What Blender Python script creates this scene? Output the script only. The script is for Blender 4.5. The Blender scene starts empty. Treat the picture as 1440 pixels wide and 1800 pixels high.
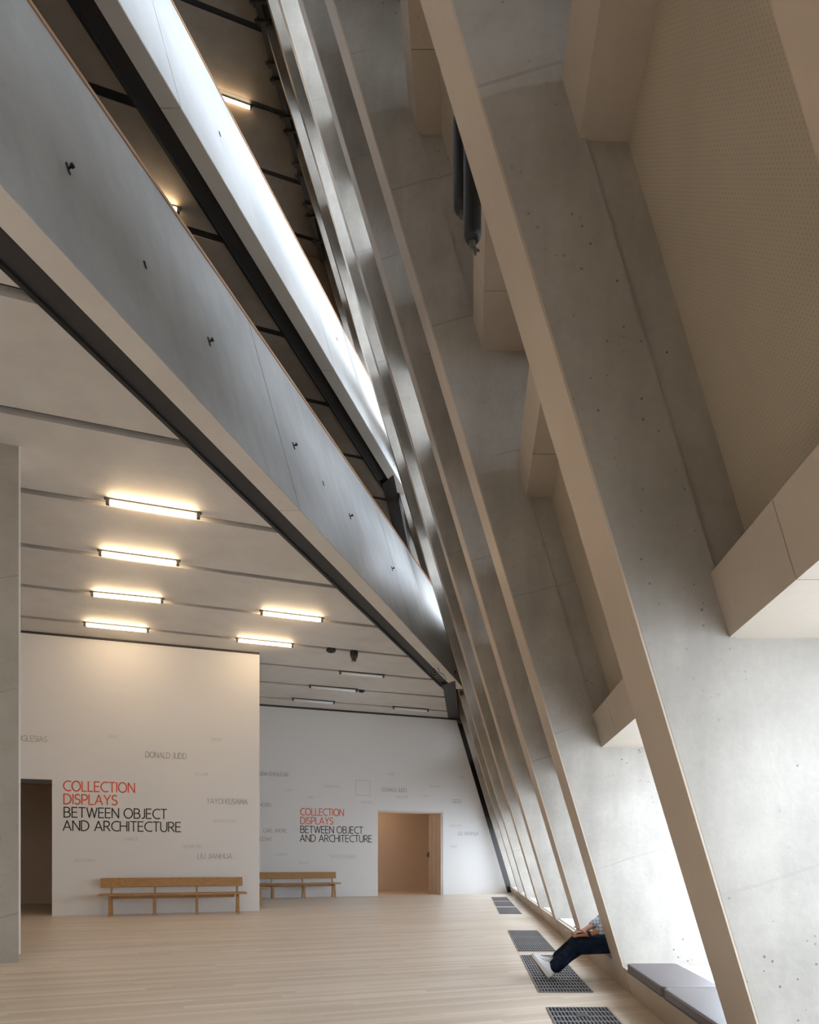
import bpy, bmesh, math, random
from mathutils import Vector, Matrix
random.seed(7)

# ------------------------------------------------------------------ camera, world, exposure
SC = bpy.context.scene
COL = SC.collection
FPX, CX, HY, CAMH = 1200.0, 720.0, 1510.0, 1.2      # focal length in px, centre column, horizon row, eye height
cam_d = bpy.data.cameras.new('camera')
cam = bpy.data.objects.new('camera', cam_d)
COL.objects.link(cam)
cam.location = (0, 0, CAMH)
cam.rotation_euler = (math.pi / 2, 0, 0)
cam_d.sensor_fit = 'VERTICAL'
cam_d.sensor_height = 36.0
cam_d.lens = FPX * 36.0 / 1800.0
cam_d.shift_y = (HY - 900.0) / 1800.0
cam_d.clip_start = 0.05
cam_d.clip_end = 300
SC.camera = cam

world = bpy.data.worlds.new('overcast_sky')
SC.world = world
world.use_nodes = True
bg = world.node_tree.nodes['Background']
bg.inputs['Color'].default_value = (0.765, 0.872, 1.0, 1)
bg.inputs['Strength'].default_value = 2.9
SC.view_settings.view_transform = 'Standard'
SC.view_settings.look = 'None'
SC.view_settings.gamma = 1.0
SC.view_settings.use_curve_mapping = False
SC.view_settings.exposure = 1.52
SC.cycles.use_denoising = True
SC.cycles.adaptive_threshold = 0.03
SC.cycles.max_bounces = 6
SC.cycles.diffuse_bounces = 5
SC.cycles.glossy_bounces = 2
SC.cycles.caustics_reflective = False
SC.cycles.caustics_refractive = False
SC.cycles.transparent_max_bounces = 12
SC.cycles.sample_clamp_indirect = 8.0

# ------------------------------------------------------------------ geometry of the place
LEAN = 0.30                     # the facade and the parapets lean over the room as they rise
FB, FS = 1.404, 0.0917          # facade base line on the floor: X = FB + FS * Y
UK = 0.35                       # gallery walls and ceiling joints run along (1, UK)
EK = 0.31                       # slab edges run along (EK, 1)
ZC1, ZC2, ZC3 = 5.98, 11.5, 21.5


def F(s, y, z):                 # s = distance outwards from the inner face of the facade
    return Vector((FB - LEAN * z + FS * y + s, y, z))


def ray(px, py):
    return Vector(((px - CX) / FPX, 1.0, (HY - py) / FPX))


def on_plane(px, py, p0, n):
    d = ray(px, py)
    o = Vector((0, 0, CAMH))
    return o + d * ((p0 - o).dot(n) / d.dot(n))


def on_floor(px, py, z=0.0):
    return on_plane(px, py, Vector((0, 0, z)), Vector((0, 0, 1)))


# ------------------------------------------------------------------ materials
def new_mat(name):
    m = bpy.data.materials.new(name)
    m.use_nodes = True
    nt = m.node_tree
    b = nt.nodes['Principled BSDF']
    return m, nt, b


def plain(name, col, rough=0.5, metal=0.0, spec=0.5, emit=None, es=0.0):
    m, nt, b = new_mat(name)
    b.inputs['Base Color'].default_value = (*col, 1)
    b.inputs['Roughness'].default_value = rough
    b.inputs['Metallic'].default_value = metal
    b.inputs['Specular IOR Level'].default_value = spec
    if emit:
        b.inputs['Emission Color'].default_value = (*emit, 1)
        b.inputs['Emission Strength'].default_value = es
    return m


def N(nt, t, **kw):
    n = nt.nodes.new(t)
    for k, v in kw.items():
        setattr(n, k, v)
    return n


def math_n(nt, op, a, b=None, c=None):
    n = nt.nodes.new('ShaderNodeMath')
    n.operation = op
    for i, v in enumerate((a, b, c)):
        if v is None:
            continue
        if isinstance(v, (int, float)):
            n.inputs[i].default_value = v
        else:
            nt.links.new(v, n.inputs[i])
    return n.outputs[0]


def mix_c(nt, fac, a, b, mode='MIX'):
    n = nt.nodes.new('ShaderNodeMix')
    n.data_type = 'RGBA'
    n.blend_type = mode
    if isinstance(fac, (int, float)):
        n.inputs[0].default_value = fac
    else:
        nt.links.new(fac, n.inputs[0])
    for i, v in ((6, a), (7, b)):
        if isinstance(v, tuple):
            n.inputs[i].default_value = (*v, 1)
        else:
            nt.links.new(v, n.inputs[i])
    return n.outputs[2]


def ramp(nt, src, p0, p1):
    n = nt.nodes.new('ShaderNodeMapRange')
    n.inputs[1].default_value = p0
    n.inputs[2].default_value = p1
    nt.links.new(src, n.inputs[0])
    return n.outputs[0]


def noise(nt, vec, scale, detail=4, rough=0.55):
    n = nt.nodes.new('ShaderNodeTexNoise')
    n.inputs['Scale'].default_value = scale
    n.inputs['Detail'].default_value = detail
    n.inputs['Roughness'].default_value = rough
    nt.links.new(vec, n.inputs['Vector'])
    return n.outputs[0]


def mapping(nt, vec, scale=(1, 1, 1), rot=(0, 0, 0)):
    n = nt.nodes.new('ShaderNodeMapping')
    n.inputs['Scale'].default_value = scale
    n.inputs['Rotation'].default_value = rot
    nt.links.new(vec, n.inputs['Vector'])
    return n.outputs[0]


def dotv(nt, vec, d):
    n = nt.nodes.new('ShaderNodeVectorMath')
    n.operation = 'DOT_PRODUCT'
    nt.links.new(vec, n.inputs[0])
    n.inputs[1].default_value = d
    return n.outputs['Value']


def concrete(name, light, dark, pits=0.0, joints=0.0, streak=0.0, rough=0.62, stain=0.5, spec=0.35):
    m, nt, b = new_mat(name)
    pos = N(nt, 'ShaderNodeNewGeometry').outputs['Position']
    big = noise(nt, pos, 0.55, 3)
    mid = noise(nt, pos, 2.3, 5, 0.6)
    fine = noise(nt, pos, 26.0, 4, 0.6)
    f = math_n(nt, 'MULTIPLY_ADD', big, 0.55, math_n(nt, 'MULTIPLY_ADD', mid, 0.35, math_n(nt, 'MULTIPLY', fine, 0.10)))
    f = ramp(nt, f, 0.36, 0.66)
    col = mix_c(nt, f, dark, light)
    if streak:      # run-off streaks down the slope
        sv = mapping(nt, pos, (1.6, 1.6, 0.22), (0, -0.28, 0))
        st = ramp(nt, noise(nt, sv, 2.2, 5, 0.6), 0.42, 0.72)
        col = mix_c(nt, math_n(nt, 'MULTIPLY', st, streak), col, tuple(c * 0.72 for c in dark))
    if joints:      # pour lines across the lifts of concrete
        t = dotv(nt, pos, (-0.287, 0.0, 0.958))
        wob = noise(nt, pos, 1.3, 2)
        t = math_n(nt, 'ADD', t, math_n(nt, 'MULTIPLY', wob, 0.06))
        fr = math_n(nt, 'FRACT', math_n(nt, 'DIVIDE', t, 1.25))
        ln = math_n(nt, 'LESS_THAN', math_n(nt, 'ABSOLUTE', math_n(nt, 'SUBTRACT', fr, 0.5)), 0.006)
        patch = ramp(nt, noise(nt, pos, 1.1, 2), 0.45, 0.6)
        col = mix_c(nt, math_n(nt, 'MULTIPLY', math_n(nt, 'MULTIPLY', ln, patch), joints), col, tuple(c * 0.5 for c in dark))
    bump_h = fine
    if pits:
        vo = N(nt, 'ShaderNodeTexVoronoi')
        vo.inputs['Scale'].default_value = 26.0
        nt.links.new(pos, vo.inputs['Vector'])
        rnd = N(nt, 'ShaderNodeSeparateColor')
        nt.links.new(vo.outputs['Color'], rnd.inputs[0])
        rare = math_n(nt, 'GREATER_THAN', rnd.outputs[0], 0.72)
        size = math_n(nt, 'MULTIPLY', rnd.outputs[1], 0.21)
        hole = math_n(nt, 'MULTIPLY', math_n(nt, 'LESS_THAN', vo.outputs['Distance'], size), rare)
        zone = ramp(nt, noise(nt, pos, 0.9, 2), 0.42, 0.58)
        hole = math_n(nt, 'MULTIPLY', math_n(nt, 'MULTIPLY', hole, zone), pits)
        col = mix_c(nt, hole, col, tuple(c * 0.4 for c in dark))
    nt.links.new(col, b.inputs['Base Color'])
    b.inputs['Roughness'].default_value = rough
    b.inputs['Specular IOR Level'].default_value = spec
    bp = N(nt, 'ShaderNodeBump')
    bp.inputs['Strength'].default_value = 0.12
    bp.inputs['Distance'].default_value = 0.01
    nt.links.new(bump_h, bp.inputs['Height'])
    nt.links.new(bp.outputs[0], b.inputs['Normal'])
    return m


def wood(name, light, dark, axis_rot, scale=1.0, rough=0.45):
    m, nt, b = new_mat(name)
    pos = N(nt, 'ShaderNodeNewGeometry').outputs['Position']
    v = mapping(nt, pos, (1.2 * scale, 22 * scale, 22 * scale), (0, 0, axis_rot))
    g = noise(nt, v, 1.6, 5, 0.6)
    col = mix_c(nt, ramp(nt, g, 0.3, 0.7), dark, light)
    nt.links.new(col, b.inputs['Base Color'])
    b.inputs['Roughness'].default_value = rough
    return m


WALL_ANG = math.atan(UK)
M = {}
M['reveal'] = concrete('cast_concrete', (0.468, 0.432, 0.382), (0.284, 0.258, 0.223), pits=0.9, joints=0.32, streak=0.35)
M['face'] = concrete('smooth_warmlit_concrete', (0.54, 0.455, 0.365), (0.46, 0.38, 0.30), joints=0.0, streak=0.0, rough=0.5)  # same concrete tinted tan: warm room light put into its colour
M['beam'] = concrete('beam_concrete', (0.50, 0.43, 0.355), (0.42, 0.36, 0.29), pits=0.3, rough=0.6)
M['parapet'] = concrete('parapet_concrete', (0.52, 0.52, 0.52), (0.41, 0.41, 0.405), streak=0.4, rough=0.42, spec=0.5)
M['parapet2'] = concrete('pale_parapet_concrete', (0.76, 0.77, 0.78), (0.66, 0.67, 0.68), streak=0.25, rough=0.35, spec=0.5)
M['soffit'] = concrete('soffit_concrete', (0.72, 0.665, 0.59), (0.62, 0.57, 0.50), pits=0.0, rough=0.6)
M['ceil'] = concrete('ceiling_concrete', (0.66, 0.61, 0.55), (0.53, 0.49, 0.435), rough=0.6, streak=0.0)
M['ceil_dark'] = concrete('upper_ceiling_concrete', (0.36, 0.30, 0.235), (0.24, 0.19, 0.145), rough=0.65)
M['pillar'] = concrete('pillar_concrete', (0.44, 0.405, 0.345), (0.31, 0.285, 0.24), pits=0.5, joints=0.6, rough=0.7)
M['black'] = plain('black_steel', (0.012, 0.012, 0.012), 0.55)
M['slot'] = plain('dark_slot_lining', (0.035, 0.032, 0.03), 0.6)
M['recess'] = plain('joint_recess_lining', (0.07, 0.066, 0.06), 0.7)
M['white'] = plain('white_plaster', (0.68, 0.665, 0.65), 0.75, spec=0.25)
M['warmroom'] = plain('warm_gallery_plaster', (0.74, 0.60, 0.49), 0.8)
M['jamb'] = plain('beige_door_panel', (0.60, 0.50, 0.42), 0.6)
M['sill'] = plain('pale_sill_concrete', (0.74, 0.74, 0.73), 0.6)
M['rail_wood'] = plain('handrail_timber', (0.42, 0.22, 0.10), 0.35)
M['bench'] = wood('oak_bench', (0.44, 0.245, 0.095), (0.32, 0.165, 0.06), -WALL_ANG)
M['stoolwood'] = wood('pale_oak', (0.46, 0.28, 0.15), (0.34, 0.20, 0.10), -WALL_ANG)
M['red'] = plain('red_vinyl_lettering', (0.75, 0.09, 0.025), 0.6)
M['ink'] = plain('black_vinyl_lettering', (0.015, 0.014, 0.013), 0.6)
M['grey'] = plain('grey_vinyl_lettering', (0.33, 0.315, 0.30), 0.6)
M['grey2'] = plain('faint_grey_vinyl_lettering', (0.47, 0.455, 0.44), 0.6)
M['leather'] = plain('dark_grey_leather', (0.115, 0.095, 0.098), 0.42)
M['grate'] = plain('steel_grate', (0.30, 0.30, 0.31), 0.45, metal=0.5)
M['pit'] = plain('pit_shade_black', (0.006, 0.006, 0.008), 0.8)  # black plate under the bars, the depth's shade put into its colour
M['rubber'] = plain('black_rubber_tube', (0.012, 0.014, 0.015), 0.5)
M['chrome'] = plain('bright_metal', (0.6, 0.58, 0.55), 0.3, metal=1.0)
M['tube'] = plain('lit_tube', (1, 0.9, 0.75), 0.4, emit=(1.0, 0.74, 0.45), es=12.5)
M['tube_off'] = plain('white_diffuser', (0.85, 0.86, 0.87), 0.4)
M['brick'] = plain('screen_brick', (0.33, 0.24, 0.18), 0.8)
M['steel'] = plain('grey_steel', (0.12, 0.115, 0.11), 0.5, metal=0.4)

# glass: mostly clear with a weak reflection
gm, nt, b_ = new_mat('window_glass')
nt.nodes.remove(b_)
tr = N(nt, 'ShaderNodeBsdfTransparent')
gl = N(nt, 'ShaderNodeBsdfGlossy')
gl.inputs['Roughness'].default_value = 0.02
mx = N(nt, 'ShaderNodeMixShader')
mx.inputs[0].default_value = 0.06
nt.links.new(tr.outputs[0], mx.inputs[1])
nt.links.new(gl.outputs[0], mx.inputs[2])
nt.links.new(mx.outputs[0], nt.nodes['Material Output'].inputs['Surface'])
M['glass'] = gm

# perforated acoustic panel
pm, nt, b_ = new_mat('perforated_panel')
pos = N(nt, 'ShaderNodeNewGeometry').outputs['Position']
a_ = math_n(nt, 'FRACT', math_n(nt, 'MULTIPLY', dotv(nt, pos, (0, 1, 0)), 58.0))
c_ = math_n(nt, 'FRACT', math_n(nt, 'MULTIPLY', dotv(nt, pos, (0, 0, 1)), 58.0))
da = math_n(nt, 'SUBTRACT', a_, 0.5)
dc = math_n(nt, 'SUBTRACT', c_, 0.5)
dd = math_n(nt, 'ADD', math_n(nt, 'MULTIPLY', da, da), math_n(nt, 'MULTIPLY', dc, dc))
hole = math_n(nt, 'LESS_THAN', dd, 0.04)
var = ramp(nt, noise(nt, pos, 1.2, 2), 0.35, 0.65)
basec = mix_c(nt, var, (0.42, 0.36, 0.275), (0.47, 0.405, 0.315))
nt.links.new(mix_c(nt, math_n(nt, 'MULTIPLY', hole, 0.34), basec, (0.16, 0.14, 0.11)), b_.inputs['Base Color'])
b_.inputs['Roughness'].default_value = 0.7
M['perf'] = pm

# pale oak floor: long narrow boards along the gallery walls
fm, nt, b_ = new_mat('pale_oak_boards')
pos = N(nt, 'ShaderNodeNewGeometry').outputs['Position']
rot = mapping(nt, pos, (1, 1, 1), (0, 0, -WALL_ANG))
sx = N(nt, 'ShaderNodeSeparateXYZ')
nt.links.new(rot, sx.inputs[0])
row = math_n(nt, 'DIVIDE', sx.outputs['Y'], 0.085)
rid = math_n(nt, 'FLOOR', row)
wn = N(nt, 'ShaderNodeTexWhiteNoise', noise_dimensions='1D')
nt.links.new(rid, wn.inputs['W'])
colx = math_n(nt, 'ADD', math_n(nt, 'DIVIDE', sx.outputs['X'], 2.1), math_n(nt, 'MULTIPLY', wn.outputs['Value'], 7.0))
cid = math_n(nt, 'FLOOR', colx)
wn2 = N(nt, 'ShaderNodeTexWhiteNoise', noise_dimensions='2D')
cmb = N(nt, 'ShaderNodeCombineXYZ')
nt.links.new(rid, cmb.inputs[0])
nt.links.new(cid, cmb.inputs[1])
nt.links.new(cmb.outputs[0], wn2.inputs['Vector'])
gr = noise(nt, mapping(nt, rot, (1.0, 26.0, 1.0)), 2.0, 4, 0.6)
tone = math_n(nt, 'MULTIPLY_ADD', wn2.outputs['Value'], 0.55, math_n(nt, 'MULTIPLY', gr, 0.45))
fc = mix_c(nt, ramp(nt, tone, 0.15, 0.85), (0.61, 0.495, 0.385), (0.81, 0.705, 0.585))
gap = math_n(nt, 'LESS_THAN', math_n(nt, 'FRACT', row), 0.035)
fc = mix_c(nt, math_n(nt, 'MULTIPLY', gap, 0.45), fc, (0.20, 0.14, 0.09))
nt.links.new(fc, b_.inputs['Base Color'])
b_.inputs['Roughness'].default_value = 0.36
b_.inputs['Specular IOR Level'].default_value = 0.5
M['floor'] = fm


# ------------------------------------------------------------------ mesh helpers
def link(o, parent=None):
    COL.objects.link(o)
    if parent is not None:
        o.parent = parent
    return o


def mesh_obj(name, verts, faces, mat, parent=None, smooth=False):
    me = bpy.data.meshes.new(name)
    org = parent_origin(parent)
    me.from_pydata([tuple(Vector(v) - org) for v in verts], [], faces)
    bm = bmesh.new()
    bm.from_mesh(me)
    bmesh.ops.recalc_face_normals(bm, faces=bm.faces)
    bm.to_mesh(me)
    bm.free()
    if smooth:
        for p in me.polygons:
            p.use_smooth = True
    me.materials.append(M[mat] if isinstance(mat, str) else mat)
    return link(bpy.data.objects.new(name, me), parent)


def parent_origin(p):
    o = Vector((0, 0, 0))
    while p is not None:
        o = o + p.location
        p = p.parent
    return o


def empty(name, loc=(0, 0, 0), parent=None):
    o = bpy.data.objects.new(name, None)
    o.empty_display_size = 0.2
    o.location = loc
    return link(o, parent)


def tag(o, label=None, cat=None, group=None, kind=None):
    if label:
        o['label'] = label
    if cat:
        o['category'] = cat
    if group:
        o['group'] = group
    if kind:
        o['kind'] = kind
    return o


BOXF = [(0, 1, 2, 3), (7, 6, 5, 4), (0, 4, 5, 1), (1, 5, 6, 2), (2, 6, 7, 3), (3, 7, 4, 0)]


def hexa(name, c8, mat, parent=None):
    return mesh_obj(name, c8, BOXF, mat, parent)


def fbox(name, s0, s1, y0, y1, z0, z1, mat, parent=None):
    """box in facade coordinates"""
    return hexa(name, [F(s0, y0, z0), F(s1, y0, z0), F(s1, y1, z0), F(s0, y1, z0),
                       F(s0, y0, z1), F(s1, y0, z1), F(s1, y1, z1), F(s0, y1, z1)], mat, parent)


def prism(name, poly, z0, z1, mat, parent=None):
    n = len(poly)
    v = [Vector((p[0], p[1], z0)) for p in poly] + [Vector((p[0], p[1], z1)) for p in poly]
    f = [tuple(range(n)), tuple(range(n, 2 * n))] + [(i, (i + 1) % n, n + (i + 1) % n, n + i) for i in range(n)]
    return mesh_obj(name, v, f, mat, parent)


def clip(poly, a, b, c):
    """keep the part of poly with a*x + b*y <= c"""
    out = []
    for i, p in enumerate(poly):
        q = poly[(i + 1) % len(poly)]
        dp, dq = a * p[0] + b * p[1] - c, a * q[0] + b * q[1] - c
        if dp <= 0:
            out.append(p)
        if dp * dq < 0:
            t = dp / (dp - dq)
            out.append((p[0] + (q[0] - p[0]) * t, p[1] + (q[1] - p[1]) * t))
    return out


class MB:
    """collects simple shapes into one mesh"""
    def __init__(self):
        self.v, self.f = [], []

    def add(self, verts, faces):
        k = len(self.v)
        self.v += [Vector(p) for p in verts]
        self.f += [tuple(i + k for i in fc) for fc in faces]
        return self

    def box(self, o, ax, ay, az, x0, x1, y0, y1, z0, z1):
        P = lambda x, y, z: o + ax * x + ay * y + az * z
        return self.add([P(x0, y0, z0), P(x1, y0, z0), P(x1, y1, z0), P(x0, y1, z0),
                         P(x0, y0, z1), P(x1, y0, z1), P(x1, y1, z1), P(x0, y1, z1)], BOXF)

    def tube(self, pts, radii, n=10, caps=True, flat=1.0):
        pts = [Vector(p) for p in pts]
        rings = []
        for i, p in enumerate(pts):
            d = (pts[min(i + 1, len(pts) - 1)] - pts[max(i - 1, 0)]).normalized()
            up = Vector((0, 0, 1)) if abs(d.z) < 0.9 else Vector((0, 1, 0))
            a = d.cross(up).normalized()
            b = a.cross(d).normalized()
            r = radii[i] if isinstance(radii, (list, tuple)) else radii
            rings.append([p + a * math.cos(t) * r + b * math.sin(t) * r * flat for t in [2 * math.pi * k / n for k in range(n)]])
        v = [q for r in rings for q in r]
        f = []
        for i in range(len(rings) - 1):
            for k in range(n):
                f.append((i * n + k, i * n + (k + 1) % n, (i + 1) * n + (k + 1) % n, (i + 1) * n + k))
        if caps:
            f.append(tuple(range(n)))
            f.append(tuple(range(len(v) - n, len(v))))
        return self.add(v, f)

    def build(self, name, mat, parent=None, smooth=False):
        return mesh_obj(name, self.v, self.f, mat, parent, smooth)


XA, YA, ZA = Vector((1, 0, 0)), Vector((0, 1, 0)), Vector((0, 0, 1))
UD = Vector((1, UK, 0)).normalized()        # along the gallery walls
UN = Vector((-UK, 1, 0)).normalized()       # into the gallery walls (away from the camera)


def seg(p, q):
    return [p, q]


# ------------------------------------------------------------------ floor
fl = empty('floor')
tag(fl, kind='structure')
poly = [(-20, -9), (FB + FS * -9 + 0.35, -9), (FB + FS * 27 + 0.35, 27), (-20, 27)]
prism('floorboards', poly, -0.2, 0.0, 'floor', fl)

# ------------------------------------------------------------------ gallery walls
NW_P = Vector((-5.6, 15.1, 0))              # a point on the near gallery wall
FW_P = Vector((-1.0, 22.3, 0))              # a point on the far gallery wall
NUD = Vector((1, 0.33, 0)).normalized()
NUN = Vector((-0.33, 1, 0)).normalized()


def wall_u(px, py, P, ud, un):
    p = on_plane(px, py, P, un)
    return (p - P).dot(ud), p.z


def wall_block(name, P, ud, un, u0, u1, z0, z1, t, mat, parent):
    mb = MB()
    mb.box(P, ud, un, ZA, u0, u1, 0, t, z0, z1)
    return mb.build(name, mat, parent)


# near wall with its doorway
nu_end = wall_u(456.3, 1500, NW_P, NUD, NUN)[0]
nu_d1 = wall_u(91.5, 1500, NW_P, NUD, NUN)[0]
nd_top = wall_u(91.0, 1370.5, NW_P, NUD, NUN)[1]
nu_d0 = nu_d1 - 2.1
NWT = 5.93
wn_ = empty('wall_near')
tag(wn_, kind='structure')
wall_block('wall_panel', NW_P, NUD, NUN, nu_d1, nu_end, 0, NWT, 0.6, 'white', wn_)
wall_block('wall_panel', NW_P, NUD, NUN, nu_d0, nu_d1, nd_top, NWT, 0.6, 'white', wn_)
wall_block('wall_panel', NW_P, NUD, NUN, -14, nu_d0, 0, NWT, 0.6, 'white', wn_)
wall_block('door_track', NW_P, NUD, NUN, nu_d0, nu_d1, nd_top - 0.10, nd_top, 0.16, 'slot', wn_)
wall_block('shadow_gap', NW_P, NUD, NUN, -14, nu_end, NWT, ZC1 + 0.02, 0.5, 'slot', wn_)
# the dim room behind the near doorway
wall_block('room_back', NW_P + NUN * 4.5, NUD, NUN, nu_d0 - 1.0, nu_d1 + 1.5, 0, 4.2, 0.1, 'warmroom', wn_)
wall_block('room_side', NW_P + NUN * 0.6, NUD, NUN, nu_d1 + 1.4, nu_d1 + 1.5, 0, 4.2, 3.9, 'warmroom', wn_)
wall_block('room_side', NW_P + NUN * 0.6, NUD, NUN, nu_d0 - 1.1, nu_d0 - 1.0, 0, 4.2, 3.9, 'warmroom', wn_)
wall_block('room_ceiling', NW_P + NUN * 0.6, NUD, NUN, nu_d0 - 1.1, nu_d1 + 1.5, 4.2, 4.3, 4.0, 'warmroom', wn_)

# far wall with its doorway
FWT = 5.92
fu_d0, fd_top = wall_u(664.4, 1424.4, FW_P, UD, UN)
fu_d1 = wall_u(776.0, 1500, FW_P, UD, UN)[0]
wf = empty('wall_far')
tag(wf, kind='structure')
wall_block('wall_panel', FW_P, UD, UN, -9.0, fu_d0, 0, FWT, 0.45, 'white', wf)
wall_block('wall_panel', FW_P, UD, UN, fu_d0, fu_d1, fd_top, FWT, 0.45, 'white', wf)
# right-hand piece follows the lean of the facade, leaving a narrow shadow gap
def fw_edge(z, gapw):
    # u at which the wall plane meets the facade inner face less a gap
    # point = FW_P + UD*u ; X = FB - LEAN z + FS Y - gapw
    return (FB - LEAN * z + FS * FW_P.y - gapw - FW_P.x) / (UD.x - FS * UD.y)
e0, e1 = fw_edge(0, 0.16), fw_edge(FWT, 0.16)
P4 = [(fu_d1, 0), (e0, 0), (e1, FWT), (fu_d1, FWT)]
v8 = [FW_P + UD * u + ZA * z for u, z in P4] + [FW_P + UD * u + UN * 0.45 + ZA * z for u, z in P4]
hexa('wall_panel', v8, 'white', wf)
b0, b1 = fw_edge(0, -1.2), fw_edge(FWT, -1.2)
P4 = [(e0 - 0.3, 0), (b0, 0), (b1, FWT), (e1 - 0.3, FWT)]
v8 = [FW_P + UN * 0.5 + UD * u + ZA * z for u, z in P4] + [FW_P + UD * u + UN * 0.6 + ZA * z for u, z in P4]
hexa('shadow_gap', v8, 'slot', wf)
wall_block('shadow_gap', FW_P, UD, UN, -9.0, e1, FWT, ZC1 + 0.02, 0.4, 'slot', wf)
# warm room beyond the far doorway; deep panelled jamb with folded door leaves
wall_block('room_back', FW_P + UN * 3.2, UD, UN, fu_d0 - 2.5, fu_d1 + 1.2, 0, 4.0, 0.1, 'warmroom', wf)
wall_block('room_side', FW_P + UN * 0.45, UD, UN, fu_d0 - 2.6, fu_d0 - 2.5, 0, 4.0, 2.8, 'warmroom', wf)
wall_block('room_side', FW_P + UN * 0.46, UD, UN, fu_d1 + 1.1, fu_d1 + 1.2, 0, 4.0, 2.7, 'warmroom', wf)
wall_block('room_ceiling', FW_P + UN * 0.45, UD, UN, fu_d0 - 2.6, fu_d1 + 1.2, 3.3, 3.4, 2.8, 'warmroom', wf)
for k, (d0, d1) in enumerate(((0.0, 0.45), (0.455, 0.60), (0.615, 0.80), (0.815, 1.10))):
    wall_block('door_jamb_panel', FW_P + UN * d0, UD, UN, fu_d1 - 0.02 - 0.012 * (k % 2), fu_d1 + 0.06, 0, fd_top - 0.01, d1 - d0, 'jamb', wf)
wall_block('door_head', FW_P, UD, UN, fu_d0, fu_d1, fd_top - 0.05, fd_top, 0.45, 'jamb', wf)
mb = MB()
hp = FW_P + UD * (fu_d1 - 0.03) + UN * 1.08 + ZA * 1.35
mb.box(hp, UD, UN, ZA, -0.06, 0.0, -0.02, 0.02, -0.09, 0.09)
mb.box(hp, UD, UN, ZA, -0.08, -0.05, -0.02, 0.10, -0.015, 0.015)
mb.build('door_handle', 'steel', wf)

# concrete pillar at the left edge
PP = on_floor(36.3, 1692)
pil = empty('pillar', (PP.x - 0.6, PP.y, 0))
tag(pil, 'bare grey concrete pillar at the left edge of the floor', 'pillar')
mb = MB()
PS = Vector((-0.50, 0.866, 0))
mb.box(PP, UD, PS, ZA, -1.6, -0.02, 0, 0.5, 0, ZC1)
mb.build('shaft', 'pillar', pil)
mb = MB()
mb.box(PP, UD, PS, ZA, -0.0199, 0.0, 0.0, 0.5, 0.10, ZC1)
mb.build('corner_strip', 'white', pil)

# ------------------------------------------------------------------ leaning facade
fac = empty('wall_facade')
tag(fac, kind='structure')
PIERS = [(-6.4, -5.95), (-3.9, -3.45), (-1.4, -0.95), (0.85, 1.285), (3.03, 3.47), (6.02, 6.47), (8.135, 8.58),
         (10.82, 11.26), (13.30, 13.74), (16.50, 16.94), (19.30, 19.74), (22.95, 23.4), (25.6, 26.0)]
SLAB = ZC3 + 0.6
for (y0, y1) in PIERS:
    # inner precast leg with its smooth narrow face towards the room, outer cast leg behind it
    pr = fbox('pier', 0.012, 0.42, y0, y1, 0.0, SLAB, 'reveal', fac)
    fbox('pier_face', 0.0, 0.012, y0 + 0.001, y1 - 0.001, 0.0, SLAB, 'face', fac)
    fbox('pier_outer_leg', 0.421, 1.08, y0 + 0.014, y1 - 0.014, 0.0, SLAB, 'reveal', fac)
# what fills each bay, from the floor up
BAY = [('ledge', 0.0, 0.245), ('open', 0.245, 2.185), ('beam', 2.185, 2.468), ('panel', 2.468, 4.40), ('beam', 4.40, 4.66),
       ('open', 4.66, 5.69), ('beam', 5.69, 5.96), ('panel', 5.96, 7.60), ('beam', 7.60, 7.86), ('open', 7.86, 8.9),
       ('beam', 8.9, 9.16), ('panel', 9.16, 10.64), ('beam', 10.64, 10.9), ('open', 10.9, 11.85), ('beam', 11.85, 12.1),
       ('panel', 12.1, 12.75), ('beam', 12.75, 13.0), ('open', 13.0, 15.4), ('beam', 15.4, 15.66), ('panel', 15.66, 16.8),
       ('beam', 16.8, 17.06), ('open', 17.06, 19.2), ('beam', 19.2, 19.46), ('panel', 19.46, SLAB)]
for i in range(len(PIERS) - 1):
    ya, yb = PIERS[i][1], PIERS[i + 1][0]
    for kind, z0, z1 in BAY:
        if kind == 'panel' and yb < 1.0 and 5 < z0 < 19:
            kind = 'open'           # unseen bays behind the viewpoint opened up to throw daylight on the parapets
        if kind == 'ledge':
            ld = fbox('window_ledge', 0.004, 1.06, ya - 0.03, yb + 0.03, z0, z1, 'face', fac)
            fbox('sill_top', 0.06, 1.06, ya - 0.03, yb + 0.03, z1, z1 + 0.012, 'sill', ld)
        elif kind == 'beam':
            ym = yb - 0.62          # corbel cast with the pier, then the beam itself
            if ym > ya + 0.2:
                fbox('beam', 0.395, 1.06, ya - 0.03, ym - 0.006, z0, z1, 'beam', fac)
            fbox('corbel', 0.395, 1.06, max(ym, ya + 0.002), yb + 0.03, z0, z1, 'beam', fac)
        elif kind == 'panel':
            fbox('acoustic_panel', 0.61, 0.66, ya - 0.03, yb + 0.03, z0 + 0.001, z1 - 0.001, 'perf', fac)
        elif kind == 'open':
            fbox('window_pane', 0.98, 0.992, ya - 0.02, yb + 0.02, z0 + 0.02, z1 - 0.02, 'glass', fac)
            free = 7 if (ya < 2 or ya > 8) else (10 if ya < 5 else 12)
            if 3 < z0 < free and yb > 1.0:      # outer brick screen, unseen, added only where daylight is to be dimmed
                mb = MB()
                z = z0 - 0.1
                while z < z1 + 0.1:
                    mb.add([F(a, b, c) for c in (z, z + 0.215) for a, b in ((1.10, ya - 0.1), (1.32, ya - 0.1), (1.32, yb + 0.1), (1.10, yb + 0.1))], BOXF)
                    z += 0.315
                mb.build('dimming_brick_screen', 'brick', fac)

# ------------------------------------------------------------------ ceilings of concrete strips with open joints
def facade_x(z, y):
    return FB - LEAN * z + FS * y


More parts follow.
